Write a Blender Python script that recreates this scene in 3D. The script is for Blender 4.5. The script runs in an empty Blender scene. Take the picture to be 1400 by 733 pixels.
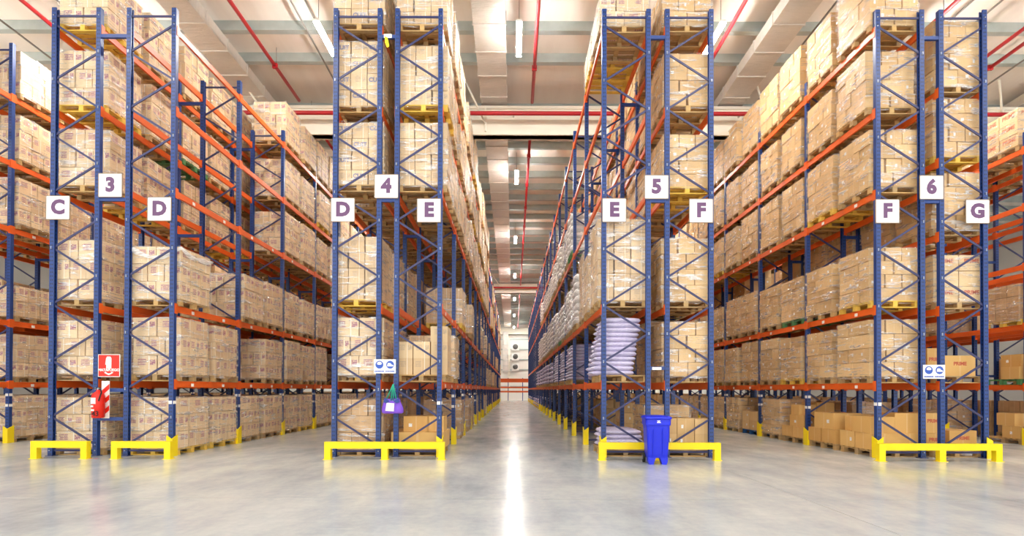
import bpy, bmesh, math, random
from mathutils import Vector, Matrix, noise

# ------------------------------------------------------------------ camera, world, exposure
scene = bpy.context.scene
COL = scene.collection
R = random.Random(7)
rad = math.radians

CAM_Z = 1.45
FPX = 763.0
cam_d = bpy.data.cameras.new('camera')
cam_d.sensor_width = 36.0
cam_d.lens = 36.0 * FPX / 1400.0
cam_d.shift_x = -1.0 / 1400.0
cam_d.shift_y = (526.3 - 366.5) / 1400.0
cam_d.clip_end = 300
cam = bpy.data.objects.new('camera', cam_d)
cam.location = (0, 0, CAM_Z)
cam.rotation_euler = (rad(90.5), rad(-0.15), 0)
COL.objects.link(cam)
scene.camera = cam

WORLD_STRENGTH = 1.2
world = bpy.data.worlds.new('world')
world.use_nodes = True
world.node_tree.nodes['Background'].inputs[0].default_value = (1.0, 0.985, 0.96, 1)
world.node_tree.nodes['Background'].inputs[1].default_value = WORLD_STRENGTH
scene.world = world
LAMP_STRENGTH = 155.0
scene.view_settings.view_transform = 'Standard'
scene.view_settings.look = 'None'
scene.view_settings.gamma = 1.0
scene.view_settings.exposure = 1.12
scene.cycles.transparent_max_bounces = 14

# ------------------------------------------------------------------ node helpers
class NT:
    def __init__(s, name):
        s.m = bpy.data.materials.new(name)
        s.m.use_nodes = True
        s.t = s.m.node_tree
        s.t.nodes.clear()
        s.out = s.t.nodes.new('ShaderNodeOutputMaterial')
    def n(s, typ, **kw):
        nd = s.t.nodes.new(typ)
        for k, v in kw.items():
            setattr(nd, k, v)
        return nd
    def set(s, sock, v):
        if hasattr(v, 'is_output'):
            s.t.links.new(v, sock)
        elif isinstance(v, (tuple, list)):
            sock.default_value = tuple(v) + ((1,) if len(v) == 3 and sock.type == 'RGBA' else ())
        else:
            sock.default_value = v
    def math(s, op, a, b=None, c=None, clamp=False):
        nd = s.n('ShaderNodeMath', operation=op)
        nd.use_clamp = clamp
        s.set(nd.inputs[0], a)
        if b is not None: s.set(nd.inputs[1], b)
        if c is not None: s.set(nd.inputs[2], c)
        return nd.outputs[0]
    def mix(s, f, a, b):
        nd = s.n('ShaderNodeMix', data_type='RGBA')
        s.set(nd.inputs[0], f); s.set(nd.inputs[6], a); s.set(nd.inputs[7], b)
        return nd.outputs[2]
    def noise(s, vec, scale, detail=2.0, rough=0.5):
        nd = s.n('ShaderNodeTexNoise')
        if vec is not None: s.set(nd.inputs['Vector'], vec)
        nd.inputs['Scale'].default_value = scale
        nd.inputs['Detail'].default_value = detail
        nd.inputs['Roughness'].default_value = rough
        return nd.outputs['Fac']
    def mapping(s, vec, scale=(1, 1, 1), rot=(0, 0, 0), loc=(0, 0, 0)):
        nd = s.n('ShaderNodeMapping')
        s.set(nd.inputs['Vector'], vec)
        nd.inputs['Scale'].default_value = scale
        nd.inputs['Rotation'].default_value = rot
        nd.inputs['Location'].default_value = loc
        return nd.outputs[0]
    def ramp(s, fac, stops):
        nd = s.n('ShaderNodeValToRGB')
        s.set(nd.inputs[0], fac)
        e = nd.color_ramp.elements
        while len(e) < len(stops): e.new(0.5)
        for el, (p, c) in zip(e, stops):
            el.position = p; el.color = tuple(c) + (1,)
        return nd.outputs[0]
    def sep(s, vec):
        nd = s.n('ShaderNodeSeparateXYZ'); s.set(nd.inputs[0], vec)
        return nd.outputs
    def bump(s, h, strength=0.3, dist=0.01):
        nd = s.n('ShaderNodeBump')
        nd.inputs['Strength'].default_value = strength
        nd.inputs['Distance'].default_value = dist
        s.set(nd.inputs['Height'], h)
        return nd.outputs[0]
    def band(s, v, lo, hi):
        return s.math('MULTIPLY', s.math('GREATER_THAN', v, lo), s.math('LESS_THAN', v, hi))
    def bsdf(s, color, rough=0.5, metal=0.0, normal=None, emit=None, estr=0.0, spec=None):
        p = s.n('ShaderNodeBsdfPrincipled')
        s.set(p.inputs['Base Color'], color)
        s.set(p.inputs['Roughness'], rough)
        s.set(p.inputs['Metallic'], metal)
        if spec is not None: s.set(p.inputs['Specular IOR Level'], spec)
        if normal is not None: s.set(p.inputs['Normal'], normal)
        if emit is not None:
            s.set(p.inputs['Emission Color'], emit); p.inputs['Emission Strength'].default_value = estr
        return p.outputs[0]
    def done(s, sh):
        s.t.links.new(sh, s.out.inputs[0])
        return s.m

def srgb(r, g, b):
    f = lambda c: (c / 255.0 / 12.92) if c <= 10 else ((c / 255.0 + 0.055) / 1.055) ** 2.4
    return (f(r), f(g), f(b))

def plain(name, rgb, rough=0.5, metal=0.0, var=0.06, nscale=3.0, spec=None):
    t = NT(name)
    tc = t.n('ShaderNodeTexCoord')
    nz = t.noise(tc.outputs['Object'], nscale, 3)
    c = srgb(*rgb)
    col = t.mix(nz, tuple(x * (1 - var) for x in c), tuple(min(1, x * (1 + var)) for x in c))
    return t.done(t.bsdf(col, rough, metal, spec=spec))

M = {}
M['blue'] = plain('blue_paint', (28, 60, 126), 0.38, var=0.12, nscale=5)
M['blue_dark'] = plain('blue_brace_paint', (48, 50, 92), 0.42, var=0.12, nscale=5)
M['orange'] = plain('orange_paint', (230, 98, 30), 0.42, var=0.12, nscale=2.5)
M['yellow'] = plain('yellow_paint', (255, 222, 0), 0.4, var=0.05)
M['red'] = plain('red_paint', (176, 26, 36), 0.4)
M['sign_white'] = plain('sign_white', (246, 244, 240), 0.5, var=0.02)
M['sign_edge'] = plain('sign_edge', (150, 130, 108), 0.5, var=0.04)
M['purple_ink'] = plain('purple_ink', (104, 70, 108), 0.6, var=0.15, nscale=6)
M['sign_red'] = plain('sign_red', (232, 38, 18), 0.45)
M['sign_blue'] = plain('sign_blue', (52, 92, 190), 0.5)
M['white'] = plain('white_paint', (240, 238, 232), 0.5, var=0.03)
M['paper'] = plain('paper_label', (244, 240, 234), 0.7, var=0.04)
M['bin_blue'] = plain('blue_plastic', (22, 42, 215), 0.35, var=0.05, nscale=4)
M['rubber'] = plain('black_rubber', (24, 24, 26), 0.7)
M['galv'] = plain('galvanised_steel', (176, 186, 184), 0.42, 0.35, var=0.18, nscale=2.5)
M['girder'] = plain('girder_paint', (238, 232, 216), 0.6, var=0.04)
M['cable'] = plain('grey_conduit', (120, 116, 110), 0.5)
M['bag_purple'] = plain('purple_cloth', (132, 84, 214), 0.7, var=0.2, nscale=14)
M['strap_green'] = plain('green_strap', (20, 160, 130), 0.6, var=0.3, nscale=20)
M['bow_blue'] = plain('navy_ribbon', (40, 60, 140), 0.5)
M['tag_yellow'] = plain('yellow_tag', (240, 235, 20), 0.5)
M['red_ink'] = plain('red_ink', (196, 96, 70), 0.7, var=0.2, nscale=8)
M['blue_ink'] = plain('blue_grey_ink', (118, 122, 160), 0.7, var=0.2, nscale=8)
M['black_ink'] = plain('black_ink', (60, 10, 12), 0.6)
M['bolt'] = plain('zinc_bolt', (170, 176, 186), 0.3, 0.8)
M['dark_mark'] = plain('fan_grille', (90, 88, 86), 0.5)
M['red_mark'] = plain('red_tape', (214, 90, 84), 0.6)

# perforated uprights: rows of dark slots (print-sized, about a pixel each)
def mat_upright():
    t = NT('blue_perforated_paint')
    tc = t.n('ShaderNodeTexCoord')
    x, y, z = t.sep(tc.outputs['Object'])[:3]
    zz = t.math('FRACT', t.math('MULTIPLY', z, 12.0))
    zm = t.band(zz, 0.28, 0.68)
    cx = t.band(t.math('ABSOLUTE', x), 0.012, 0.028)
    cy = t.band(t.math('ABSOLUTE', y), 0.008, 0.026)
    g = t.n('ShaderNodeNewGeometry')
    nx, ny, nz = t.sep(tc.outputs['Normal'])[:3]
    side = t.math('GREATER_THAN', t.math('ABSOLUTE', nx), 0.5)
    msk = t.math('MULTIPLY', zm, t.math('MULTIPLY', side, cy))
    nzv = t.noise(tc.outputs['Object'], 4, 3)
    base = t.mix(nzv, srgb(24, 54, 116), srgb(34, 68, 134))
    col = t.mix(msk, base, srgb(14, 18, 34))
    return t.done(t.bsdf(col, 0.38))
M['upright'] = mat_upright()

def mat_wood():
    t = NT('pallet_wood')
    tc = t.n('ShaderNodeTexCoord')
    oi = t.n('ShaderNodeObjectInfo')
    geo = t.n('ShaderNodeNewGeometry')
    r = t.math('FRACT', t.math('ADD', oi.outputs['Random'], geo.outputs['Random Per Island']))
    v = t.mapping(tc.outputs['Object'], (1.5, 9, 9))
    nz = t.noise(v, 2.5, 4, 0.65)
    a = t.mix(nz, srgb(168, 124, 66), srgb(226, 188, 122))
    b = t.mix(nz, srgb(140, 112, 76), srgb(196, 168, 124))
    col = t.mix(r, a, b)
    return t.done(t.bsdf(col, 0.75, normal=t.bump(nz, 0.3, 0.005)))
M['wood'] = mat_wood()
M['wood_green'] = plain('green_pallet_paint', (84, 140, 84), 0.7, var=0.25, nscale=6)
M['wood_blue'] = plain('blue_pallet_paint', (34, 92, 150), 0.7, var=0.25, nscale=6)
M['wood_yellow'] = plain('yellow_pallet_wood', (226, 186, 76), 0.7, var=0.2, nscale=6)

# corrugated cardboard with its print and tape
def mat_carton(name, c1, c2, strap=None, pink=0.0, sticker=0.0, ink=None, gloss=0.55):
    t = NT(name)
    tc = t.n('ShaderNodeTexCoord')
    oi = t.n('ShaderNodeObjectInfo')
    geo = t.n('ShaderNodeNewGeometry')
    r = t.math('FRACT', t.math('ADD', oi.outputs['Random'], geo.outputs['Random Per Island']))
    r2 = t.math('FRACT', t.math('MULTIPLY', r, 17.31))
    r3 = t.math('FRACT', t.math('MULTIPLY', r, 53.7))
    u, v, _ = t.sep(tc.outputs['UV'])[:3]
    nz = t.noise(tc.outputs['Object'], 3.0, 4, 0.6)
    f = t.math('ADD', t.math('MULTIPLY', r2, 0.7), t.math('MULTIPLY', nz, 0.3))
    col = t.mix(f, srgb(*c1), srgb(*c2))
    seam = t.band(t.math('ABSOLUTE', t.math('SUBTRACT', v, 0.5)), -1, 0.006)
    tape = t.band(u, 0.475, 0.525)
    col = t.mix(t.math('MULTIPLY', tape, 0.25), col, srgb(236, 214, 176))
    if strap:
        st = t.band(u, 0.66, 0.695)
        col = t.mix(t.math('MULTIPLY', st, 0.8), col, srgb(*strap))
    if pink > 0:
        lines = t.math('GREATER_THAN', t.math('FRACT', t.math('MULTIPLY', v, 11.0)), 0.35)
        nn = t.noise(t.mapping(tc.outputs['UV'], (16, 12, 1)), 1.0, 1)
        blotch = t.math('GREATER_THAN', nn, 0.41)
        u0 = t.math('ADD', 0.08, t.math('MULTIPLY', r3, 0.18))
        ru = t.band(t.math('SUBTRACT', u, u0), 0.0, 0.36)
        rv = t.band(v, 0.46, 0.84)
        m = t.math('MULTIPLY', t.math('MULTIPLY', ru, rv), t.math('MULTIPLY', lines, blotch))
        ru2 = t.band(u, 0.72, 0.95); rv2 = t.band(v, 0.5, 0.78)
        m2 = t.math('MULTIPLY', t.math('MULTIPLY', ru2, rv2), blotch)
        m = t.math('MAXIMUM', m, t.math('MULTIPLY', m2, t.math('GREATER_THAN', r2, 0.35)))
        col = t.mix(t.math('MULTIPLY', m, pink), col, srgb(*(ink or (150, 70, 120))))
    if sticker > 0:
        su = t.math('ADD', 0.12, t.math('MULTIPLY', r2, 0.62))
        sv = t.math('ADD', 0.30, t.math('MULTIPLY', r3, 0.36))
        m = t.math('MULTIPLY', t.band(t.math('SUBTRACT', u, su), 0.0, 0.13), t.band(t.math('SUBTRACT', v, sv), 0.0, 0.22))
        m = t.math('MULTIPLY', m, t.math('LESS_THAN', r3, sticker))
        tl = t.math('GREATER_THAN', t.noise(t.mapping(tc.outputs['UV'], (60, 24, 1)), 1.0, 1), 0.58)
        lab = t.mix(tl, srgb(250, 248, 244), srgb(150, 146, 142))
        col = t.mix(m, col, lab)
    return t.done(t.bsdf(col, gloss, normal=t.bump(nz, 0.25, 0.01), spec=0.35))
M['carton_print'] = mat_carton('carton_pink_print', (214, 182, 140), (244, 218, 176), strap=(252, 248, 238), pink=0.8)
M['carton_small'] = mat_carton('carton_small_print', (208, 174, 130), (236, 208, 164), strap=(248, 240, 226), pink=0.32, ink=(120, 104, 120))
M['carton_plain'] = mat_carton('carton_plain', (198, 158, 104), (236, 200, 144), sticker=0.62)
M['carton_bare'] = mat_carton('carton_bare', (210, 160, 90), (226, 182, 112), sticker=0.25)
M['carton_prime'] = mat_carton('carton_cream', (222, 188, 138), (240, 212, 164))
M['carton_brown'] = mat_carton('carton_brown', (186, 146, 102), (216, 178, 130), sticker=0.25, pink=0.2, ink=(110, 80, 70))

def mat_film():
    t = NT('stretch_film')
    tc = t.n('ShaderNodeTexCoord')
    oi = t.n('ShaderNodeObjectInfo')
    off = t.n('ShaderNodeVectorMath', operation='ADD')
    t.set(off.inputs[0], tc.outputs['Object'])
    comb = t.n('ShaderNodeCombineXYZ')
    for k in range(3):
        t.set(comb.inputs[k], t.math('MULTIPLY', oi.outputs['Random'], 37.0 + 11 * k))
    t.set(off.inputs[1], comb.outputs[0])
    v = t.mapping(off.outputs[0], (1.1, 1.1, 7.0), rot=(rad(14), rad(-12), 0))
    n1 = t.noise(v, 2.2, 5, 0.62)
    n2 = t.noise(t.mapping(off.outputs[0], (5, 5, 3), rot=(0.5, 0.4, 0.2)), 2.0, 4, 0.6)
    highlight_streak = t.ramp(n1, [(0.53, (0, 0, 0)), (0.62, (1, 1, 1))])  # white highlight streaks painted into the film as whiter, less clear bands
    n3 = t.noise(t.mapping(off.outputs[0], (.9, .9, 34), rot=(rad(9), rad(7), 0)), 1.6, 3, 0.6)
    highlight_line = t.math('MULTIPLY', t.math('GREATER_THAN', n3, 0.62), t.math('GREATER_THAN', n2, 0.47))  # thin horizontal highlights, painted as white lines on the film
    fac = t.math('ADD', t.math('ADD', 0.07, t.math('MULTIPLY', highlight_line, 0.6)), t.math('MULTIPLY', highlight_streak, 0.55), clamp=True)
    bmp = t.bump(t.math('ADD', n1, t.math('MULTIPLY', n2, 0.7)), 0.9, 0.06)
    gl = t.n('ShaderNodeBsdfGlossy'); gl.inputs['Roughness'].default_value = 0.12
    gl.inputs['Color'].default_value = (1, 1, 1, 1); t.set(gl.inputs['Normal'], bmp)
    df = t.n('ShaderNodeBsdfDiffuse'); df.inputs['Color'].default_value = (0.93, 0.91, 0.88, 1); t.set(df.inputs['Normal'], bmp)
    m1 = t.n('ShaderNodeMixShader'); m1.inputs[0].default_value = 0.45
    t.t.links.new(gl.outputs[0], m1.inputs[1]); t.t.links.new(df.outputs[0], m1.inputs[2])
    tr = t.n('ShaderNodeBsdfTransparent'); tr.inputs['Color'].default_value = (0.985, 0.985, 0.985, 1)
    m2 = t.n('ShaderNodeMixShader'); t.set(m2.inputs[0], fac)
    t.t.links.new(tr.outputs[0], m2.inputs[1]); t.t.links.new(m1.outputs[0], m2.inputs[2])
    return t.done(m2.outputs[0])
M['film'] = mat_film()

def mat_film_rope():
    t = NT('bunched_stretch_film')
    tc = t.n('ShaderNodeTexCoord')
    n1 = t.noise(t.mapping(tc.outputs['Object'], (3, 3, 22)), 2.0, 4)
    bmp = t.bump(n1, 0.8, 0.03)
    b = t.bsdf((0.9, 0.88, 0.85), 0.22, normal=bmp)
    tr = t.n('ShaderNodeBsdfTransparent')
    m2 = t.n('ShaderNodeMixShader'); t.set(m2.inputs[0], t.ramp(n1, [(0.35, (0.35,) * 3), (0.6, (0.9,) * 3)]))
    t.t.links.new(tr.outputs[0], m2.inputs[1]); t.t.links.new(b, m2.inputs[2])
    return t.done(m2.outputs[0])
M['film_rope'] = mat_film_rope()

def mat_bag(name, c1, c2, ink):
    t = NT(name)
    tc = t.n('ShaderNodeTexCoord')
    oi = t.n('ShaderNodeObjectInfo'); geo = t.n('ShaderNodeNewGeometry')
    r = t.math('FRACT', t.math('ADD', oi.outputs['Random'], geo.outputs['Random Per Island']))
    nz = t.noise(tc.outputs['Object'], 9, 4, 0.6)
    col = t.mix(t.math('ADD', t.math('MULTIPLY', r, 0.4), t.math('MULTIPLY', nz, 0.6)), srgb(*c1), srgb(*c2))
    n2 = t.noise(t.mapping(tc.outputs['Object'], (9, 9, 30)), 1.2, 3)
    m = t.math('GREATER_THAN', n2, 0.56)
    col = t.mix(t.math('MULTIPLY', m, 0.55), col, srgb(*ink))
    return t.done(t.bsdf(col, 0.3, normal=t.bump(nz, 0.6, 0.02)))
M['sack_purple'] = mat_bag('purple_printed_sack', (196, 186, 220), (230, 224, 240), (136, 114, 192))
M['sack_white'] = mat_bag('white_sack', (238, 234, 230), (252, 250, 247), (226, 220, 216))

def mat_floor():
    t = NT('polished_concrete')
    geo = t.n('ShaderNodeNewGeometry')
    p = geo.outputs['Position']
    n1 = t.noise(p, 0.35, 5, 0.6)
    n2 = t.noise(t.mapping(p, (1.0, 0.35, 1)), 1.6, 6, 0.65)
    n3 = t.noise(p, 9, 5, 0.7)
    oi = t.n('ShaderNodeObjectInfo')
    f = t.math('ADD', t.math('MULTIPLY', n1, 0.55), t.math('ADD', t.math('MULTIPLY', n2, 0.3), t.math('MULTIPLY', n3, 0.15)))
    col = t.ramp(f, [(0.32, srgb(150, 158, 164)), (0.46, srgb(182, 188, 191)), (0.58, srgb(204, 206, 203)), (0.74, srgb(226, 221, 208))])
    scr = t.noise(t.mapping(p, (0.9, 14, 1), rot=(0, 0, 0.5)), 1.0, 3)
    col = t.mix(t.math('MULTIPLY', t.math('GREATER_THAN', scr, 0.68), 0.12), col, (0.9, 0.9, 0.88))
    rough = t.math('ADD', 0.08, t.math('MULTIPLY', n2, 0.22))
    return t.done(t.bsdf(col, rough, normal=t.bump(n3, 0.03, 0.01), spec=0.6))
M['floor'] = mat_floor()
M['joint'] = plain('joint_filler', (176, 170, 152), 0.8)

def mat_ceiling():
    t = NT('ceiling_panel')
    geo = t.n('ShaderNodeNewGeometry')
    x, y, z = t.sep(geo.outputs['Position'])[:3]
    n1 = t.noise(t.mapping(geo.outputs['Position'], (2.2, 0.25, 1)), 1.0, 4)
    col = t.mix(n1, srgb(222, 212, 202), srgb(244, 238, 230))
    return t.done(t.bsdf(col, 0.7))
M['ceiling'] = mat_ceiling()

def mat_duct():
    t = NT('duct_foil')
    geo = t.n('ShaderNodeNewGeometry')
    n1 = t.noise(t.mapping(geo.outputs['Position'], (3, 14, 3)), 1.0, 5, 0.7)
    n2 = t.noise(geo.outputs['Position'], 1.2, 3)
    col = t.mix(t.math('ADD', t.math('MULTIPLY', n1, .6), t.math('MULTIPLY', n2, .4)), srgb(190, 182, 174), srgb(226, 218, 208))
    return t.done(t.bsdf(col, 0.42, 0.15, normal=t.bump(n1, 1.0, 0.05)))
M['duct'] = mat_duct()
M['wall'] = plain('wall_panel_paint', (236, 232, 224), 0.6, var=0.04, nscale=0.6)

M['wall_grey'] = plain('side_wall_paint', (150, 146, 140), 0.7, var=0.05, nscale=0.6)
def mat_lamp():
    t = NT('lamp_diffuser')
    e = t.n('ShaderNodeEmission')
    e.inputs[0].default_value = (1.0, 0.97, 0.92, 1); e.inputs[1].default_value = LAMP_STRENGTH
    return t.done(e.outputs[0])
M['lamp'] = mat_lamp()

# ------------------------------------------------------------------ mesh helpers
FACES = [(0, 3, 2, 1), (4, 5, 6, 7), (0, 1, 5, 4), (1, 2, 6, 5), (2, 3, 7, 6), (3, 0, 4, 7)]
UVQ = [(0, 0), (1, 0), (1, 1), (0, 1)]

def boxverts(c, s, rz=0.0):
    ca, sa = math.cos(rz), math.sin(rz)
    out = []
    for dz in (-.5, .5):
        for dx, dy in ((-.5, -.5), (.5, -.5), (.5, .5), (-.5, .5)):
            x, y = dx * s[0], dy * s[1]
            out.append((c[0] + x * ca - y * sa, c[1] + x * sa + y * ca, c[2] + dz * s[2]))
    return out

def mesh_boxes(name, boxes, mats, idx=None):
    """boxes: (centre, size[, rz]); one mesh with 0-1 UVs on every face"""
    V, F, MI = [], [], []
    for k, b in enumerate(boxes):
        o = len(V)
        V += boxverts(b[0], b[1], b[2] if len(b) > 2 else 0.0)
        F += [tuple(i + o for i in f) for f in FACES]
        MI += [idx[k] if idx else 0] * 6
    me = bpy.data.meshes.new(name)
    me.from_pydata(V, [], F)
    for m in (mats if isinstance(mats, (list, tuple)) else [mats]):
        me.materials.append(m)
    if idx: me.polygons.foreach_set('material_index', MI)
    uv = me.uv_layers.new(name='UVMap')
    flat = [c for _ in F for q in UVQ for c in q]
    uv.data.foreach_set('uv', flat)
    me.update()
    return me

def mesh_poly(name, V, F, mat, smooth=False):
    me = bpy.data.meshes.new(name)
    me.from_pydata(V, [], F)
    me.materials.append(mat)
    if smooth: me.polygons.foreach_set('use_smooth', [True] * len(F))
    me.update()
    return me

def mesh_bm(name, bm, mat, smooth=False):
    me = bpy.data.meshes.new(name)
    bmesh.ops.recalc_face_normals(bm, faces=bm.faces)
    bm.to_mesh(me); bm.free()
    me.materials.append(mat)
    if smooth: me.polygons.foreach_set('use_smooth', [True] * len(me.polygons))
    return me

def prism(name, pts, axis, a, b, mat):
    """extrude a 2-D outline along an axis: pts are the two other coordinates in order"""
    n = len(pts)
    def P(p, t):
        return {'x': (t, p[0], p[1]), 'y': (p[0], t, p[1]), 'z': (p[0], p[1], t)}[axis]
    V = [P(p, a) for p in pts] + [P(p, b) for p in pts]
    F = [tuple(range(n)), tuple(range(2 * n - 1, n - 1, -1))] + [(i, n + i, n + (i + 1) % n, (i + 1) % n) for i in range(n)]
    bm = bmesh.new()
    vs = [bm.verts.new(v) for v in V]
    for f in F: bm.faces.new([vs[i] for i in f])
    return mesh_bm(name, bm, mat)

def lathe(name, prof, mat, seg=16, smooth=True):
    bm = bmesh.new()
    rings = []
    for r, z in prof:
        rings.append([bm.verts.new((r * math.cos(2 * math.pi * k / seg), r * math.sin(2 * math.pi * k / seg), z)) for k in range(seg)])
    for a, b in zip(rings, rings[1:]):
        for k in range(seg):
            bm.faces.new((a[k], a[(k + 1) % seg], b[(k + 1) % seg], b[k]))
    bm.faces.new(rings[0][::-1]); bm.faces.new(rings[-1])
    return mesh_bm(name, bm, mat, smooth)

def tube(name, pts, r, mat, seg=8):
    bm = bmesh.new()
    rings = []
    pts = [Vector(p) for p in pts]
    for i, p in enumerate(pts):
        d = (pts[min(i + 1, len(pts) - 1)] - pts[max(i - 1, 0)]).normalized()
        up = Vector((0, 0, 1)) if abs(d.z) < 0.9 else Vector((1, 0, 0))
        s = d.cross(up).normalized(); u = s.cross(d)
        rings.append([bm.verts.new(p + r * (math.cos(2 * math.pi * k / seg) * s + math.sin(2 * math.pi * k / seg) * u)) for k in range(seg)])
    for a, b in zip(rings, rings[1:]):
        for k in range(seg):
            bm.faces.new((a[k], a[(k + 1) % seg], b[(k + 1) % seg], b[k]))
    bm.faces.new(rings[0][::-1]); bm.faces.new(rings[-1])
    return mesh_bm(name, bm, mat, True)

def ob(name, me, parent=None, loc=(0, 0, 0), rot=None, scale=None, kind=None):
    o = bpy.data.objects.new(name, me)
    o.location = loc
    if rot: o.rotation_euler = rot
    if scale: o.scale = scale
    if parent: o.parent = parent
    if kind: o['kind'] = kind
    COL.objects.link(o)
    return o

def thing(name, label, cat, loc=(0, 0, 0), group=None, rz=0.0):
    o = bpy.data.objects.new(name, None)
    o.empty_display_size = 0.2
    o.location = loc; o.rotation_euler = (0, 0, rz)
    o['label'] = label; o['category'] = cat
    if group: o['group'] = group
    COL.objects.link(o)
    return o

def tag(o, label, cat, group=None):
    o['label'] = label; o['category'] = cat
    if group: o['group'] = group
    return o

_tx = {}
def text_mesh(s, size, mat, bold=0.0, depth=0.004):
    """flat lettering, centred, facing -Y"""
    key = (s, size, mat.name, bold)
    if key in _tx: return _tx[key]
    cu = bpy.data.curves.new('lettering', 'FONT')
    cu.body = s; cu.size = size; cu.align_x = 'CENTER'; cu.align_y = 'CENTER'
    cu.offset = bold; cu.extrude = depth / 2; cu.resolution_u = 3
    tmp = bpy.data.objects.new('lettering', cu)
    COL.objects.link(tmp)
    dg = bpy.context.evaluated_depsgraph_get()
    me = bpy.data.meshes.new_from_object(tmp.evaluated_get(dg))
    bpy.data.objects.remove(tmp); bpy.data.curves.remove(cu)
    me.transform(Matrix.Rotation(rad(90), 4, 'X'))
    me.materials.clear(); me.materials.append(mat)
    _tx[key] = me
    return me

# ------------------------------------------------------------------ the building
SLOPE = 0.0315
def roof(h, y): return CAM_Z + h - SLOPE * y
Y0, BAY, NB = 12.0, 2.85, 20
WALL_Y = 77.0

fl = ob('floor', mesh_boxes('floor', [((0, 35, -0.2), (64, 90, 0.36))], M['joint']), kind='structure')
xs = [-32, -20.1, -8.1, 3.9, 15.9, 32]; ys = [-10, 7.4, 31.4, 55.4, 80]
for i in range(5):
    for j in range(4):
        a, b, c, d = xs[i] + .006, xs[i + 1] - .006, ys[j] + .006, ys[j + 1] - .006
        ob('slab', mesh_boxes('slab', [(((a + b) / 2, (c + d) / 2, -0.02), (b - a, d - c, 0.04))], M['floor']), fl)

def sloped(name, x0, x1, y0, y1, h0, h1, mat):
    V = []
    for h in (h0, h1):
        for x, y in ((x0, y0), (x1, y0), (x1, y1), (x0, y1)):
            V.append((x, y, roof(h, y)))
    return mesh_poly(name, V, FACES, mat)

ceil = ob('ceiling', sloped('ceiling', -32, 32, -10, 80, 11.62, 11.8, M['ceiling']), kind='structure')
y = 3.1
pz = [(-0.09, 0.0), (0.07, 0.0), (0.07, -0.03), (-0.04, -0.03), (-0.04, -0.25), (0.11, -0.25), (0.11, -0.29), (-0.09, -0.29)]
pm = prism('purlin', pz, 'x', -32, 32, M['galv'])
while y < 77:
    if not (19.7 < y < 20.7 or 48.6 < y < 49.8):
        ob('purlin', pm, ceil, (0, y, roof(11.62, y)))
    y += 1.52
# thin panel seams running with the roof
for x in (-17.2, -14.9, -12.6, -10.6, -6.15, -5.75, 2.6, 4.4, 8.9, 12.6, 13.4, 16.4):
    ob('conduit', sloped('conduit', x - .02, x + .02, 3, 77, 11.18, 11.22, M['cable']), ceil)
for gy, hb in ((20.0, 9.82), (49.0, 10.05), (76.3, 10.0)):
    z0, z1 = roof(hb, gy), roof(10.87, gy)
    g = ob('girder', mesh_boxes('girder', [((0, gy + .25, (z0 + z1) / 2), (63, 0.3, z1 - z0)),
                                           ((0, gy + .25, z0 + .06), (63, 0.44, .12)),
                                           ((0, gy + .25, z1 - .05), (63, 0.44, .10))], M['girder']), ceil)
    if gy < 60:
        for x in (-26.5, -17.6, -8.7, -1.0, 4.9, 9.2, 17.6, 26.5):
            ob('stiffener', mesh_boxes('stiffener', [((x, gy + .02, (z0 + z1) / 2), (.05, .16, z1 - z0 - .2))], M['girder']), g)
            ob('stay', tube('stay', [(x, gy - .02, z0 + .35), (x + (-.7 if x < 2 else -.9), gy - .9, roof(11.3, gy - .9))], .035, M['girder'], 6), g)

ob('wall_back', mesh_boxes('wall_back', [((0, WALL_Y + .15, 6), (64, .3, 12))], M['wall']), kind='structure')
ob('wall_left', mesh_boxes('wall_left', [((-32.1, 35, 6.6), (.2, 90, 13.2))], M['wall_grey']), kind='structure')
ob('wall_right', mesh_boxes('wall_right', [((32.1, 35, 6.6), (.2, 90, 13.2))], M['wall_grey']), kind='structure')
for k, z in enumerate((1.9, 4.2, 5.6, 7.0, 8.4)):
    ob('trim_%d' % (k + 1), mesh_boxes('trim', [((0, WALL_Y - .05, z), (63, .12, .16))], M['galv']), kind='structure')
for k, x in enumerate((-20, -10, -.55, 10, 20)):
    ob('trim_%d' % (k + 6), mesh_boxes('trim', [((x, WALL_Y - .08, 5), (.35, .16, 10))], M['girder']), kind='structure')
for k, z in enumerate((7.35, 6.0, 4.6)):
    t = thing('wall_fan', 'white boxed fan on the far end wall, %s of three above each other' % ('top', 'middle', 'bottom')[k], 'fan', (.35, WALL_Y - .12, z), 'fans on the far wall')
    ob('housing', mesh_boxes('housing', [((0, -.2, 0), (1.0, .4, 1.0))], M['white']), t)
    ob('grille', lathe('grille', [(.36, 0), (.36, .05), (.1, .06)], M['dark_mark'], 14), t, (0, -.4, 0), (rad(90), 0, 0))
t = thing('riser_duct', 'pale vertical air duct against the far end wall', 'duct', (-1.0, WALL_Y - .4, 0))
ob('duct_shaft', mesh_boxes('duct_shaft', [((0, 0, 6.6), (.75, .6, 5.6))], M['duct']), t)
for k in range(8): ob('seam_band', mesh_boxes('seam_band', [((0, 0, 4.0 + k * .72), (.8, .65, .05))], M['galv']), t)
# low cross rack that closes the aisle
t = thing('cross_rack', 'orange cross beams on blue posts closing the far end of aisle E', 'rack', (0, 73.2, 0))
for x in (-2.2, -.6, 1.3, 2.6):
    ob('post', mesh_boxes('post', [((x, 0, 1.5), (.1, .1, 3.0))], M['blue']), t)
for z, h in ((2.66, .5), (1.75, .2), (1.2, .22)):
    ob('cross_beam', mesh_boxes('cross_beam', [((.2, -.08, z), (4.9, .06, h))], M['orange']), t)

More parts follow.
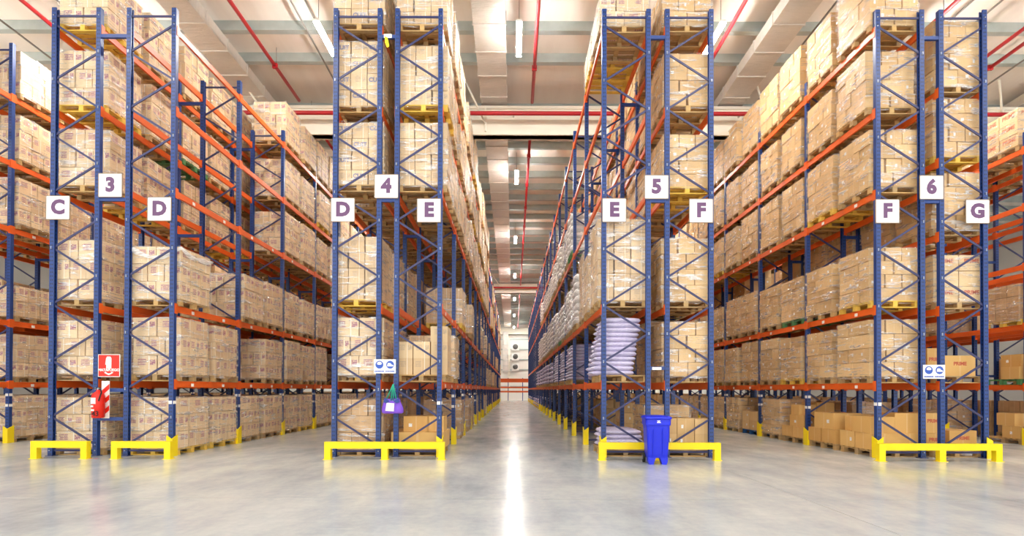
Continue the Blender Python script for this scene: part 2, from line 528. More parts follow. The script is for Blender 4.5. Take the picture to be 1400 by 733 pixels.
# ducts, pipes, lamps
for x0, x1, w in ((-9.65, -8.8, 'over rack three'), (-1.16, -.24, 'over the middle aisle'), (7.4, 8.3, 'over rack six'), (18.3, 19.2, 'far over the right side')):
    t = thing('air_duct', 'long foil-wrapped square air duct under the roof %s' % w, 'duct', (0, 0, 0), 'foil air ducts')
    ob('duct_run', sloped('duct_run', x0, x1, 4, 76, 10.95, 11.30, M['duct']), t)
    y = 4.6
    bands = []
    while y < 75:
        bands.append(((0, y, 0), 0)); y += 1.25
    for (bx, by, bz), _ in bands:
        ob('seam_band', mesh_boxes('seam_band', [(((x0 + x1) / 2, by, roof(11.12, by)), (x1 - x0 + .05, .05, .40))], M['duct']), t)
for x, h, w in ((-13.1, 10.8, 'above the far left aisle'), (-7.56, 10.8, 'above rack three'), (.66, 10.75, 'above the middle aisle'), (6.15, 10.8, 'above aisle F'), (11.75, 10.8, 'above rack six'), (14.5, 10.8, 'first of the close pair at far right'), (15.1, 10.8, 'second of the close pair at far right')):
    o = thing('sprinkler_pipe', 'thin red sprinkler pipe running down the hall %s' % w, 'pipe', (x, 0, 0), 'red sprinkler pipes')
    ob('pipe_run', tube('pipe_run', [(0, 4, roof(h, 4)), (0, 19.6, roof(h, 19.6))], .055, M['red']), o)
    ob('pipe_run', tube('pipe_run', [(0, 20.9, roof(h, 20.9)), (0, 76, roof(h, 76))], .055, M['red']), o)
    y = 5.2
    while y < 40:
        ob('coupling', mesh_boxes('coupling', [((0, y, roof(h, y)), (.15, .08, .15))], M['red']), o)
        ob('hanger', mesh_boxes('hanger', [((0, y + .1, roof(h + .3, y)), (.015, .015, .7))], M['cable']), o)
        y += 3.1
for gy, hh in ((19.55, 10.72), (48.5, 10.8)):
    z = roof(hh, gy)
    o = thing('cross_pipe', 'red sprinkler main along the %s cream roof girder' % ('first' if gy < 30 else 'second'), 'pipe', (0, gy, z), 'red sprinkler pipes')
    ob('pipe_run', tube('pipe_run', [(-31, 0, -.38), (31, 0, -.38)], .075, M['red']), o)
    for x in range(-28, 30, 4):
        ob('bracket', mesh_boxes('bracket', [((x, .1, -.38), (.05, .3, .05))], M['white']), o)

tube_me = mesh_boxes('diffuser', [((0, 0, .0), (.15, 1.55, .03))], M['lamp'])
hous_me = mesh_boxes('housing', [((0, 0, .048), (.15, 1.60, .06))], M['white'])
wire_me = mesh_boxes('hanger', [((0, 0, .5), (.012, .012, .8))], M['cable'])
aisles = {-22.9: 'far left outer aisle', -17.0: 'left outer aisle', -11.6: 'aisle C', -5.4: 'aisle D', .15: 'aisle E', 5.73: 'aisle F', 11.9: 'aisle G', 17.2: 'right outer aisle', 22.9: 'far right outer aisle'}
ordn = ['first', 'second', 'third', 'fourth', 'fifth', 'sixth', 'seventh', 'eighth', 'ninth', 'tenth']
for x, nm in aisles.items():
    for k in range(-1, 7):
        y = 15.95 + 9.6 * k
        t = thing('ceiling_lamp', 'bright white linear lamp hung over %s, %s from the front' % (nm, ordn[k + 1]), 'lamp', (x, y, roof(10.55, y)), 'linear ceiling lamps')
        ob('diffuser', tube_me, t); ob('housing', hous_me, t)
        for s in (-.6, .6): ob('hanger', wire_me, t, (0, s, 0))

# ------------------------------------------------------------------ racking
STD = [1.62, 3.26, 5.76, 7.53, 9.30]
GLV = [1.62, 3.24, 4.85, 6.45, 7.98]
ROWS = {  # name: x0, x1, aisle direction, levels, height
    'B2': (-16.15, -15.10, -1, STD, 10.7), 'C2': (-14.45, -13.40, 1, STD, 10.7),
    'C3': (-9.99, -8.93, -1, STD, 9.70), 'D3': (-8.37, -7.30, 1, STD, 9.70),
    'D4': (-3.895, -2.846, -1, STD, 9.70), 'E4': (-2.563, -1.531, 1, STD, 9.70),
    'E5': (1.912, 2.967, -1, STD, 9.70), 'F5': (3.278, 4.324, 1, STD, 9.70),
    'F6': (7.83, 8.88, -1, STD, 9.70), 'G6': (9.198, 10.236, 1, GLV, 9.70),
    'G7': (13.69, 14.74, -1, GLV, 8.4), 'H7': (15.34, 16.39, 1, GLV, 8.4)}
RACKS = [('2', ['B2', 'C2'], 'unsigned rack at the far left edge, across the aisle from rack three', 9),
         ('3', ['C3', 'D3'], 'rack under the C, 3 and D signs', NB),
         ('4', ['D4', 'E4'], 'rack under the D, 4 and E signs', NB),
         ('5', ['E5', 'F5'], 'rack under the E, 5 and F signs', NB),
         ('6', ['F6', 'G6'], 'rack under the F, 6 and G signs', NB),
         ('7', ['G7', 'H7'], 'unsigned rack at the far right edge, across the aisle from rack six', 9)]

PW = 0.098
pp = [(-.049, -.049), (.049, -.049), (.049, -.02), (.049, .049), (.03, .049), (.03, -.03), (-.03, -.03), (-.03, .049), (-.049, .049)]
def upright_me(h):
    pts = [(-.049, -.049), (.049, -.049), (.049, .049), (.025, .049), (.025, .035), (.035, .035), (.035, -.033), (-.035, -.033), (-.035, .035), (-.025, .035), (-.025, .049), (-.049, .049)]
    return prism('upright', pts, 'z', 0, h, M['upright'])
UP = {9.70: upright_me(9.70), 10.7: upright_me(10.7), 8.4: upright_me(8.4)}
brace_u = mesh_boxes('brace', [((0, 0, 0), (1.0, .022, .042))], M['blue_dark'])
foot_me = mesh_boxes('foot_plate', [((0, 0, .006), (.16, .16, .012))], M['blue_dark'])
bolt_me = mesh_boxes('bolt', [((0, 0, 0), (.02, .02, .02))], M['bolt'])
BL = BAY - PW
# one stepped beam with hooked end plates, outside face towards +X
def beam_me():
    bm = bmesh.new()
    L = BL
    pts = [(-.025, -.14), (.025, -.14), (.025, -.03), (.012, -.03), (.012, 0), (-.025, 0)]
    V0 = [bm.verts.new((p[0], -L / 2, p[1])) for p in pts]; V1 = [bm.verts.new((p[0], L / 2, p[1])) for p in pts]
    n = len(pts)
    for i in range(n): bm.faces.new((V0[i], V0[(i + 1) % n], V1[(i + 1) % n], V1[i]))
    bm.faces.new(V0[::-1]); bm.faces.new(V1)
    for s in (-1, 1):
        for c, sz in ((((.032), s * (L / 2 + .024), -.07), (.012, .1, .22)), ((.0, s * (L / 2 - .008), -.07), (.064, .016, .20))):
            vs = [bm.verts.new(v) for v in boxverts(c, sz)]
            for f in FACES: bm.faces.new([vs[i] for i in f])
    return mesh_bm('beam', bm, M['orange'])
beam = beam_me()
label_me = mesh_boxes('beam_label', [((0, 0, 0), (.006, .1, .07))], M['paper'])
P0 = 1.216 / 2

def brace_nodes(x0, x1, left_first, top):
    """zig-zag of one frame: list of ((xa,za),(xb,zb))"""
    a, b = (x0 + .07, x1 - .07)
    L, Rr = (a, b) if left_first else (b, a)
    out = [((a, top - .17), (b, top - .17))]
    z = top - .36; s = 0
    while z - P0 > .12:
        p = (L if s == 0 else Rr, z); q = (Rr if s == 0 else L, z - P0 + .03)
        out.append((p, q)); z -= P0; s ^= 1
    out.append(((a, .12), (b, .12)))
    return out

def put_brace(par, a, b, y):
    dx, dz = b[0] - a[0], b[1] - a[1]
    L = math.hypot(dx, dz)
    ob('brace', brace_u, par, ((a[0] + b[0]) / 2, y, (a[1] + b[1]) / 2), (0, -math.atan2(dz, dx), 0), (L, 1, 1))

RACK_OBJ = {}
for num, rows, desc, nb in RACKS:
    rk = thing('pallet_rack', 'blue and orange ' + desc, 'pallet rack', (0, 0, 0), 'pallet racks')
    RACK_OBJ[num] = rk
    far_brace, far_beam = [], []
    nbr = 0; nbeam = 0
    for i in range(nb + 1):
        yc = Y0 + PW / 2 + BAY * i
        for r in rows:
            x0, x1, ad, lv, H = ROWS[r]
            left = (r == rows[0])
            for x, s in ((x0 + PW / 2, 1), (x1 - PW / 2, -1)):
                ob('upright', UP[H], rk, (x, yc, 0), (0, 0, rad(-90 * s)))
                if i < 4: ob('foot_plate', foot_me, rk, (x, yc, 0))
                if i < 5 and s == -ad and r in ('D3', 'F6', 'E4', 'C2'):
                    for z in ((1.28, 1.0) if i else (1.16,)):
                        ob('location_label', label_me, rk, (x + ad * (PW / 2 + .002), yc, z))
                        ob('location_label', label_me, rk, (x - ad * .012, yc - PW / 2 - .002, z), (0, 0, rad(90)), (1, .7, 1))
            for a, b in brace_nodes(x0, x1, left, H):
                if nbr < 290:
                    put_brace(rk, a, b, yc - .012 + (.0)); nbr += 1
                else:
                    far_brace.append((a, b, yc))
            if i == 0:
                for a, b in brace_nodes(x0, x1, left, H):
                    for p in (a, b):
                        ob('bolt', bolt_me, rk, (p[0] + (-.03 if p[0] < (x0 + x1) / 2 else .03), yc - PW / 2 - .005, p[1]))
        # row spacers between the two halves
        xa, xb = ROWS[rows[0]][1], ROWS[rows[1]][0]
        for z in ((9.09, 5.54, 1.92, 1.42, .80) if num == '3' else (9.09, 5.54, 1.92)):
            if z > ROWS[rows[0]][4] - .2: continue
            if num == '3' and z == 1.92: continue
            if num == '3' and z < 1.5 and i > 0: continue
            if i > 8: continue
            ob('row_spacer', mesh_boxes('row_spacer', [(((xa + xb) / 2, 0, 0), (xb - xa + .02, .06, .075))], M['blue']), rk, (0, yc - .01, z))
    for i in range(nb):
        yc = Y0 + PW + BAY * i + BL / 2
        for r in rows:
            x0, x1, ad, lv, H = ROWS[r]
            for k, z in enumerate(lv):
                for x, s in ((x0 + .049, -1), (x1 - .049, 1)):
                    if nbeam < 298:
                        o = ob('beam', beam, rk, (x + s * .02, yc, z), (0, 0, 0 if s > 0 else math.pi))
                        nbeam += 1
                        if i < 5 and k < 3 and s == ad and r in ('D3', 'F6', 'C2', 'G6', 'E4'):
                            for q in (-.75, .6): ob('beam_label', label_me, o, (.028, q * s, -.085))
                    else:
                        far_beam.append((x + s * .02, yc, z))
    if far_brace:
        V, F = [], []
        for a, b, yc in far_brace:
            dx, dz = b[0] - a[0], b[1] - a[1]; L = math.hypot(dx, dz)
            px, pz_ = -dz / L * .021, dx / L * .021
            o = len(V)
            for yy in (-.011, .011):
                V += [(a[0] - px, yc + yy, a[1] - pz_), (b[0] - px, yc + yy, b[1] - pz_), (b[0] + px, yc + yy, b[1] + pz_), (a[0] + px, yc + yy, a[1] + pz_)]
            F += [tuple(i + o for i in f) for f in FACES]
        ob('far_bracing', mesh_poly('far_bracing', V, F, M['blue_dark']), rk, kind='stuff')
    if far_beam:
        ob('far_beams', mesh_boxes('far_beams', [((x, y, z - .07), (.05, BL, .14)) for x, y, z in far_beam], M['orange']), rk, kind='stuff')

# ------------------------------------------------------------------ pallet loads
def pallet_boxes(W, L, z=0.0, c=(0, 0)):
    """boards run along X on three skids along Y"""
    b = []
    for sx in (-1, 0, 1):
        for sy in (-1, 0, 1):
            b.append(((c[0] + sx * (W / 2 - .06), c[1] + sy * (L / 2 - .06), z + .065), (.10, .12, .09)))
        b.append(((c[0] + sx * (W / 2 - .06), c[1], z + .121), (.10, L, .022)))
    for sy in (-1, 0, 1):
        b.append(((c[0], c[1] + sy * (L / 2 - .06), z + .010), (W, .11, .02)))
    n = 7
    for k in range(n):
        b.append(((c[0], c[1] - L / 2 + .055 + k * (L - .11) / (n - 1), z + .143), (W, .1, .022)))
    return b
PH = .154
PAL = {k: mesh_boxes('pallet', pallet_boxes(1.08, 1.2), M[k]) for k in ('wood', 'wood_green', 'wood_blue', 'wood_yellow')}

CART = {}
for k in ('carton_print', 'carton_small', 'carton_plain', 'carton_bare', 'carton_prime', 'carton_brown'):
    bm = bmesh.new()
    uvl = bm.loops.layers.uv.new('UVMap')
    # box with a flat bottom and a top whose flaps meet in a shallow seam
    g = [(-.5, -.5, 0), (.5, -.5, 0), (.5, .5, 0), (-.5, .5, 0), (-.5, -.5, 1), (.5, -.5, 1), (.5, .5, 1), (-.5, .5, 1)]
    vs = [bm.verts.new(p) for p in g]
    s0, s1 = bm.verts.new((-.5, 0, .992)), bm.verts.new((.5, 0, .992))
    def q(ids, uvs):
        f = bm.faces.new([(vs + [s0, s1])[i] for i in ids])
        for l, w in zip(f.loops, uvs): l[uvl].uv = w
    q((0, 3, 2, 1), UVQ)
    q((0, 1, 5, 4), UVQ); q((2, 3, 7, 6), UVQ)
    q((1, 2, 6, 9, 5), [(0, 0), (1, 0), (1, 1), (.5, .992), (0, 1)])
    q((3, 0, 4, 8, 7), [(0, 0), (1, 0), (1, 1), (.5, .992), (0, 1)])
    q((4, 5, 9, 8), [(0, 0), (0, 1), (.5, 1), (.5, 0)]); q((8, 9, 6, 7), [(.5, 0), (.5, 1), (1, 1), (1, 0)])
    me = bpy.data.meshes.new('carton'); bm.to_mesh(me); bm.free(); me.materials.append(M[k])
    CART[k] = me

def film_mesh(seed):
    bm = bmesh.new()
    nxy, nz = 6, 9
    per = []
    for s in range(4):
        for k in range(nxy):
            t = k / nxy
            per.append([(-.5 + t, -.5), (.5, -.5 + t), (.5 - t, .5), (-.5, .5 - t)][s])
    rings = []
    for j in range(nz + 1):
        z = j / nz
        ring = []
        for i, (x, y) in enumerate(per):
            nv = noise.noise(Vector((x * 5 + seed * 7, y * 5, z * 6)))
            f = 1 + .010 * nv + (.012 if j == 0 else 0) - (.02 if j == nz else 0)
            ring.append(bm.verts.new((x * f, y * f, z + (.025 * noise.noise(Vector((x * 4, y * 4, seed)))if j in (0, nz) else 0))))
        rings.append(ring)
    n = len(per)
    for a, b in zip(rings, rings[1:]):
        for k in range(n):
            bm.faces.new((a[k], a[(k + 1) % n], b[(k + 1) % n], b[k]))
    return mesh_bm('stretch_film', bm, M['film'])
FILM = [film_mesh(s) for s in range(5)]

def sack_mesh(mat):
    bm = bmesh.new()
    bmesh.ops.create_uvsphere(bm, u_segments=14, v_segments=8, radius=1)
    for v in bm.verts:
        x, y, z = v.co
        sp = lambda a, e: math.copysign(abs(a) ** e, a)
        rr = math.hypot(x, y)
        m = max(abs(x), abs(y)) / rr if rr > 1e-6 else 1
        k = (1 / m) ** .75 if rr > 1e-6 else 1
        v.co = (.5 * x * k * (1 + .03 * noise.noise(Vector((x * 3, y * 3, 1)))), .5 * y * k, .5 * sp(z, .65))
    return mesh_bm('sack', bm, mat, True)
SACK = {'sack_purple': sack_mesh(M['sack_purple']), 'sack_white': sack_mesh(M['sack_white'])}

def band_mesh():
    """a loose twisted rope of film round the top of a load, sagging between corners"""
    pts = []
    n = 28
    for k in range(n + 1):
        a = k / n * 4
        s, t = int(a) % 4, a - int(a)
        x, y = [(-.5 + t, -.5), (.5, -.5 + t), (.5 - t, .5), (-.5, .5 - t)][s]
        pts.append((x * 1.02, y * 1.02, -.16 * math.sin(math.pi * t) * (1.2 if s == 0 else .7) + .02 * math.sin(9 * a)))
    bm = bmesh.new(); rings = []
    for i, p in enumerate(pts):
        w = .05 + .02 * math.sin(i * 1.7)
        rings.append([bm.verts.new((p[0] * (1 + dx), p[1] * (1 + dx), p[2] + dz)) for dx, dz in ((0, -w), (.025, 0), (0, w))])
    for a, b in zip(rings, rings[1:]):
        for k in range(2): bm.faces.new((a[k], a[k + 1], b[k + 1], b[k]))
    return mesh_bm('film_rope', bm, M['film_rope'], True)
ROPE = band_mesh()

STY = {  # material, [(nx, ny) patterns by layer], layer height
    'print': ('carton_print', [(2, 3), (3, 3), (2, 2)], .42), 'small': ('carton_small', [(3, 3)], .33), 'tall': ('carton_small', [(3, 3)], .31),
    'cuit': ('carton_small', [(3, 3), (3, 3)], .36), 'plain': ('carton_plain', [(2, 3), (3, 2)], .31), 'plainb': ('carton_plain', [(2, 2), (3, 3)], .36),
    'prime': ('carton_prime', [(2, 2)], .40), 'brown': ('carton_brown', [(3, 3), (2, 3)], .33)}
LOOK = {'print': 'pink-printed cartons in film', 'small': 'fine-printed cartons in film', 'tall': 'fine-printed cartons in film', 'cuit': 'blue-lettered cartons in film', 'plain': 'stickered cartons in film',
        'plainb': 'stickered cartons in film', 'prime': 'red-lettered cream cartons', 'brown': 'brown cartons in film', 'purple': 'purple-printed white sacks', 'white': 'white sacks in film'}
LV = ['floor', 'first beam', 'second beam', 'third beam', 'fourth beam', 'fifth beam']
WHERE = {'C2': 'left edge rack', 'C3': 'rack three row C', 'D3': 'rack three row D', 'D4': 'rack four row D', 'E4': 'rack four row E', 'E5': 'rack five row E', 'F5': 'rack five row F',
         'F6': 'rack six row F', 'G6': 'rack six row G', 'G7': 'right edge rack', 'H7': 'far right rack', 'B2': 'far left rack'}

def slot_pos(row, i, s, lvl):
    x0, x1, ad, lv, H = ROWS[row]
    z = 0 if lvl == 0 else lv[lvl - 1]
    y = Y0 + PW + BAY * i + (.06 + .61 if s == 0 else BL - .06 - .61)
    x = (x0 + x1) / 2 + ad * ((.05 if row == 'E4' else .01) if lvl > 0 else -.03)
    return x, y, z

def layer_cells(nx, ny, W, L):
    return [((-W / 2 + (a + .5) * W / nx, -L / 2 + (b + .5) * L / ny), (W / nx, L / ny), a in (0, nx - 1) or b in (0, ny - 1)) for a in range(nx) for b in range(ny)]

n_load = 0
def make_load(row, i, s, lvl, style, n, opts=()):
    global n_load
    n_load += 1
    rnd = random.Random(hash((row, i, s, lvl)) & 0xffff if False else (sum(ord(c) for c in row) * 131 + i * 17 + s * 7 + lvl * 3))
    x, y, z = slot_pos(row, i, s, lvl)
    y += rnd.uniform(-.05, .05)
    x += ROWS[row][2] * rnd.uniform(-.03, .04) * (lvl > 0)
    nth = 2 * i + s
    label = '%s, %s level of %s, %s from the front' % (LOOK[style], LV[lvl], WHERE[row], ordn[nth] if nth < 10 else '%dth' % (nth + 1))
    t = thing('pallet_load', label, 'pallet load', (x, y, z), 'pallet loads in the racks', rad(rnd.uniform(-.6, .6)))
    pk = 'wood'
    q = (rnd.random() * 7.13 + .37) % 1
    if (row, lvl, i) in (('F6', 2, 1), ('C3', 4, 1)) and s == 0 or q < .006: pk = 'wood_green'
    elif q < .10: pk = 'wood_yellow'
    elif q < .103: pk = 'wood_blue'
    ob('pallet', PAL[pk], t)
    W, L = 1.10 + rnd.uniform(-.04, .03), 1.16 + rnd.uniform(-.07, .05)
    hv = 1 + rnd.uniform(-.09, .035) * (lvl > 0 and style not in ('purple', 'white'))
    if style in ('purple', 'white'):
        k = 'sack_' + style
        lh = .105 if style == 'purple' else .21
        for a in range(n):
            lean = ('lean' in opts) * (.019 * a - .16)
            if style == 'purple':
                cells = [(0, sy, .94 - .006 * a, L / 3) for sy in (-1, 0, 1)]
            else:
                cells = [(sx, sy, W / 2, L / 2) for sx in (-1, 1) for sy in (-.75, .75)]
            for sx, sy, sw, sl in cells:
                ob('sack', SACK[k], t, (sx * W / 4 + lean - .06 * (style == 'purple') + rnd.uniform(-.022, .022), sy * L / 3 + rnd.uniform(-.015, .015), PH + lh * (a + .5)),
                   (0, 0, rnd.uniform(-.05, .05)), (sw * rnd.uniform(.97, 1.04), sl * 1.02, lh * rnd.uniform(1.2, 1.42)))
        if style == 'white' or 'film' in opts:
            ob('stretch_film', rnd.choice(FILM), t, (0, 0, PH - .05), None, (W + .05, L + .05, lh * n + .04))
        return t
    mk, pats, lh = STY[style]
    if 'h' in dict(o for o in opts if isinstance(o, tuple)): lh = dict(o for o in opts if isinstance(o, tuple))['h']
    jit = .017 if 'plain' in style else .011
    lh *= hv
    top = PH
    for a in range(n):
        nx, ny = pats[a % len(pats)]
        last = a == n - 1
        for (cx, cy), (sx, sy), outer in layer_cells(nx, ny, W, L):
            if not outer: continue
            if last and 'ragged' in opts and rnd.random() < .4: continue
            if i > 2 and cy > L / 6 and cx * ROWS[row][2] < 0 and nx > 2: continue
            c = ob('carton', CART[mk], t, (cx + rnd.uniform(-jit, jit), cy + rnd.uniform(-jit, jit), top), (0, 0, rad(rnd.uniform(-90, 90) * jit)), (sx - .022, sy - .022, lh - .009))
            if style in ('cuit', 'prime') and cy < -L / 2 + sy * .6 and i < 2 and (a + int(cx * 10)) % 2 == 0:
                txt, ink, size = ('CUIT', 'blue_ink', .13) if style == 'cuit' else ('PRIME', 'red_ink', .125)
                ob('lettering', text_mesh(txt, size, M[ink], .004, .002), c, (0.0, -.5 - .002 / sy, .62), None, (1 / (sx - .022), 1 / (sy - .022), 1 / (lh - .009)))
            if style == 'prime' and ROWS[row][2] < 0 and cx < -W / 2 + sx * .6:
                ob('lettering', text_mesh('PRIME', .15, M['red_ink'], .004, .002), c, (-.5 - .002 / sx, 0, .62), (0, 0, rad(-90)), (1 / (sy - .022), 1 / (sx - .022), 1 / (lh - .009)))
        top += lh
    if 'nofilm' not in opts:
        f = ob('stretch_film', rnd.choice(FILM), t, (0, 0, PH - .06), None, (W + .035, L + .035, top - PH + .065))
        if 'rope' in opts or False:
            ob('film_rope', ROPE, t, (0, 0, top - .06), None, (W + .05, L + .05, 1))
    return t

# what stands where: (style, layers, options) or None
LOOSE = {}   # slots filled with loose cartons instead
def spec(row, i, s, lvl):
    r = random.Random(sum(ord(c) for c in row) * 977 + i * 53 + s * 29 + lvl * 11)
    q = r.random()
    if row in ('C2', 'C3', 'D3', 'B2'):
        if row == 'D3' and lvl >= 3 and i < 2: return None
        if row == 'C2' and lvl == 2 and i in (1,) : return ('print', 2, ())
        if lvl == 0: return ('print', 3, (('h', .37),))
        if (row, lvl, i, s) == ('D3', 2, 0, 1): return None
        if lvl == 2: return ('print', 3, ('rope',) if (row, i, s) == ('D3', 0, 0) else ())
        if (row, lvl) == ('D3', 1) and (i, s) in ((1, 0), (3, 1)): return None
        return ('print', 3, ())
    if row == 'D4':
        if lvl >= 3: return ('cuit', 4, ()) if i < 6 or q < .3 else None
        if lvl == 2: return ('small', 4, (('h', .36),))
        if lvl == 1: return ('print', 3, (('h', .41),)) if i < 2 or q < .6 else None
        return ('brown', 3, (('h', .36),)) if i < 3 or q < .6 else None
    if row == 'E4':
        if lvl >= 3: return ('small', 4 if q < .75 or i < 1 else 3, (('h', .345),)) if i < 7 or q < .22 else None
        if lvl == 2:
            return ('small', 3, (('h', .34),)) if (i, s) in ((1, 1), (2, 1), (5, 0), (6, 1), (8, 0)) or (i > 8 and q < .35) else None
        if lvl == 1:
            if i == 0 and s == 0: return None
            return ('small', 3, ()) if (i, s) in ((0, 1), (7, 0), (8, 1)) or (i > 8 and q < .4) else None
        if i == 0: return None
        return ('brown', 3, ()) if (i in (1, 2) and s == 1) or (i == 3 and s == 0) or (i > 3 and q < .4) else None
    if row == 'E5':
        if lvl == 5: return ('print', 2, (('h', .33),)) if i == 0 else None
        if lvl == 4: return None
        if lvl == 3: return ('white', 6 if q < .5 else 5, ()) if i >= 2 and i < 9 and q < .9 else None
        if lvl == 2: return ('tall', 6 if s == 0 else 5, ()) if i == 0 or (i, s) == (1, 0) else (('white', 7 if q < .5 else 6, ()) if i < 10 else None)
        if lvl == 1: return ('purple', 12, ('lean',)) if (i, s) == (0, 0) else (('purple', 11, ()) if i >= 2 and i < 11 and q < .85 else None)
        if (i, s) == (0, 0): return ('purple', 4, ())
        return ('purple', 6, ()) if i > 9 and q < .6 else None
    if row == 'F5':
        if lvl == 0: return ('plain', 3, ()) if (i, s) == (0, 1) or q < .5 and i > 0 else None
        return ('plainb' if q < .5 else 'plain', 4 if lvl != 5 else 3, ())
    if row == 'F6':
        if lvl == 0:
            if i in (0,): return None
            if i == 1 and s == 0: return None
            if i == 2 and s == 0: return None
            return ('plain', 4, (('h', .26),))
        return ('plainb' if q < .45 else 'plain', 4, (('h', .31 if lvl in (1, 2, 4) else .33),) if lvl < 5 else (('h', .35),))
    if row in ('G6',):
        if lvl == 0 : return None if i == 0 else (('brown', 3, ()) if q < .5 else None)
        if lvl == 1: return None if i == 0 else (('plain', 3, ()) if q < .6 else None)
        if lvl == 2: return ('prime', 3, (('h', .36),)) if i < 1 else (('plain', 3, ()) if q < .6 else None)
        if lvl == 5: return ('plain', 4, (('h', .375),))
        return ('plain', 4, (('h', .31),)) if i == 0 or q < .75 else None
    if row in ('G7', 'H7'):
        if lvl == 5: return ('prime', 3, (('h', .37),))
        if lvl == 1: return None if row == 'G7' and i < 3 else (('brown', 2, ()) if q < .6 else None)
        if lvl == 0: return ('brown', 3, ()) if q < .6 else None
        if row == 'G7' and i < 3: return ('brown', 3, ()) if lvl == 2 and q < .3 else None
        return ('brown', 3, ()) if q < .45 else None
    return None

def individual(row, i, s, lvl):
    if row == 'C2': return 1 <= i <= 2
    if row == 'C3': return i <= 3 if lvl >= 3 else (i == 0)
    if row == 'D3': return i <= 4
    if row == 'D4': return i == 0 or (i <= 2 and lvl in (1, 2) and s == 0)
    if row == 'E4': return i <= 5 or (i <= 8 and lvl < 3)
    if row == 'E5': return i <= 4
    if row == 'F5': return i == 0 or (i <= 2 and lvl >= 3)
    if row == 'F6': return i <= 4
    if row == 'G6': return i <= 1
    if row == 'G7': return i in (1, 2)
    return False

far = {}
far_pal = []
for row in ROWS:
    nb = NB
    for i in range(nb):
        for s in (0, 1):
            for lvl in range(6):
                sp = spec(row, i, s, lvl)
                if not sp: continue
                if i == 0 and row in ('C2', 'B2', 'G7', 'H7'): continue
                style, n, opts = sp
                if lvl == 5 and i >= 8: continue
                if individual(row, i, s, lvl):
                    make_load(row, i, s, lvl, style, n, opts)
                    continue
                x, y, z = slot_pos(row, i, s, lvl)
                x += ROWS[row][2] * random.Random(i * 7 + s * 3 + lvl).uniform(-.04, .04) * (lvl > 0)
                far_pal += pallet_boxes(1.12, 1.22, z, (x, y)) if i < 8 else [((x, y, z + .075), (1.12, 1.2, .13))]
                rnd = random.Random(i * 97 + s * 31 + lvl * 7 + ord(row[0]) * 3 + ord(row[1]))
                if style in ('purple', 'white'):
                    lh = .21
                    for a in range(max(1, n // 2) if style == 'purple' else n):
                        for sx in (-1, 1):
                            for sy in (-1, 1):
                                far.setdefault('sack_' + style, []).append((x + sx * .28 + rnd.uniform(-.02, .02), y + sy * .31, z + PH + lh * (a + .5), .58, .63, lh * 1.1))
                    continue
                mk, pats, lh = STY[style]
                lh = dict(o for o in opts if isinstance(o, tuple)).get('h', lh)
                for a in range(n):
                    nx, ny = pats[a % len(pats)]
                    for (cx, cy), (sx, sy), outer in layer_cells(nx, ny, 1.08, 1.17):
                        if not outer: continue
                        far.setdefault(mk, []).append(((x + cx + rnd.uniform(-.008, .008), y + cy, z + PH + lh * (a + .5)), (sx - .022, sy - .022, lh - .010), rnd.uniform(-.012, .012)))
cm = [k for k in far if k.startswith('carton')]
bx, ix = [], []
for k, m in enumerate(cm):
    bx += far[m]; ix += [k] * len(far[m])
bx += far_pal; ix += [len(cm)] * len(far_pal)
o = ob('distant_carton_loads', mesh_boxes('distant_carton_loads', bx, [M[k] for k in cm] + [M['wood']], ix), kind='stuff')
o['label'] = 'hundreds of stacked cartons on pallets deep in the racks'; o['category'] = 'pallet loads'
V, F, MI = [], [], []
sm = [k for k in far if k.startswith('sack')]
for k, m in enumerate(sm):
    src = SACK[m]
    sv = [v.co.copy() for v in src.vertices]; sf = [tuple(p.vertices) for p in src.polygons]
    for (x, y, z, a, b, c) in far[m]:
        o0 = len(V)
        V += [(x + v.x * a, y + v.y * b, z + v.z * c) for v in sv]
        F += [tuple(i + o0 for i in f) for f in sf]; MI += [k] * len(sf)
me = bpy.data.meshes.new('distant_sack_loads'); me.from_pydata(V, [], F)
for m in sm: me.materials.append(M[m])
me.polygons.foreach_set('material_index', MI); me.polygons.foreach_set('use_smooth', [True] * len(F))
o = ob('distant_sack_loads', me, kind='stuff')
o['label'] = 'stacked white and purple sacks deep in rack five row E'; o['category'] = 'sacks'

# ------------------------------------------------------------------ loose cartons
def loose_pallet(row, i, s, lvl, boxes, where, mk='carton_bare', pk='wood', dx=0, dy=0, txt=None):
    """boxes: x, y, z above pallet, sx, sy, sz, rz, words"""
    x, y, z = slot_pos(row, i, s, lvl)
    x += dx; y += dy
    p = ob('pallet', PAL[pk], None, (x, y, z)); tag(p, 'wooden pallet of loose cartons ' + where.replace('on the ', 'at the ').replace(' pallet', ' slot'), 'pallet', 'pallets under loose cartons')
    for (bx_, by_, bz_, sx, sy, sz, rz, words) in boxes:
        c = ob('carton', CART[mk], None, (x + bx_, y + by_, z + PH + bz_), (0, 0, rad(rz)), (sx, sy, sz))
        tag(c, '%s carton %s' % (words, where), 'carton', 'loose cartons')
        if txt:
            ob('lettering', text_mesh('PRIME', .11, M['red_ink'], .004, .002), c, (0, -.5 - .002 / sy, .6), None, (1 / sx, 1 / sy, 1 / sz))

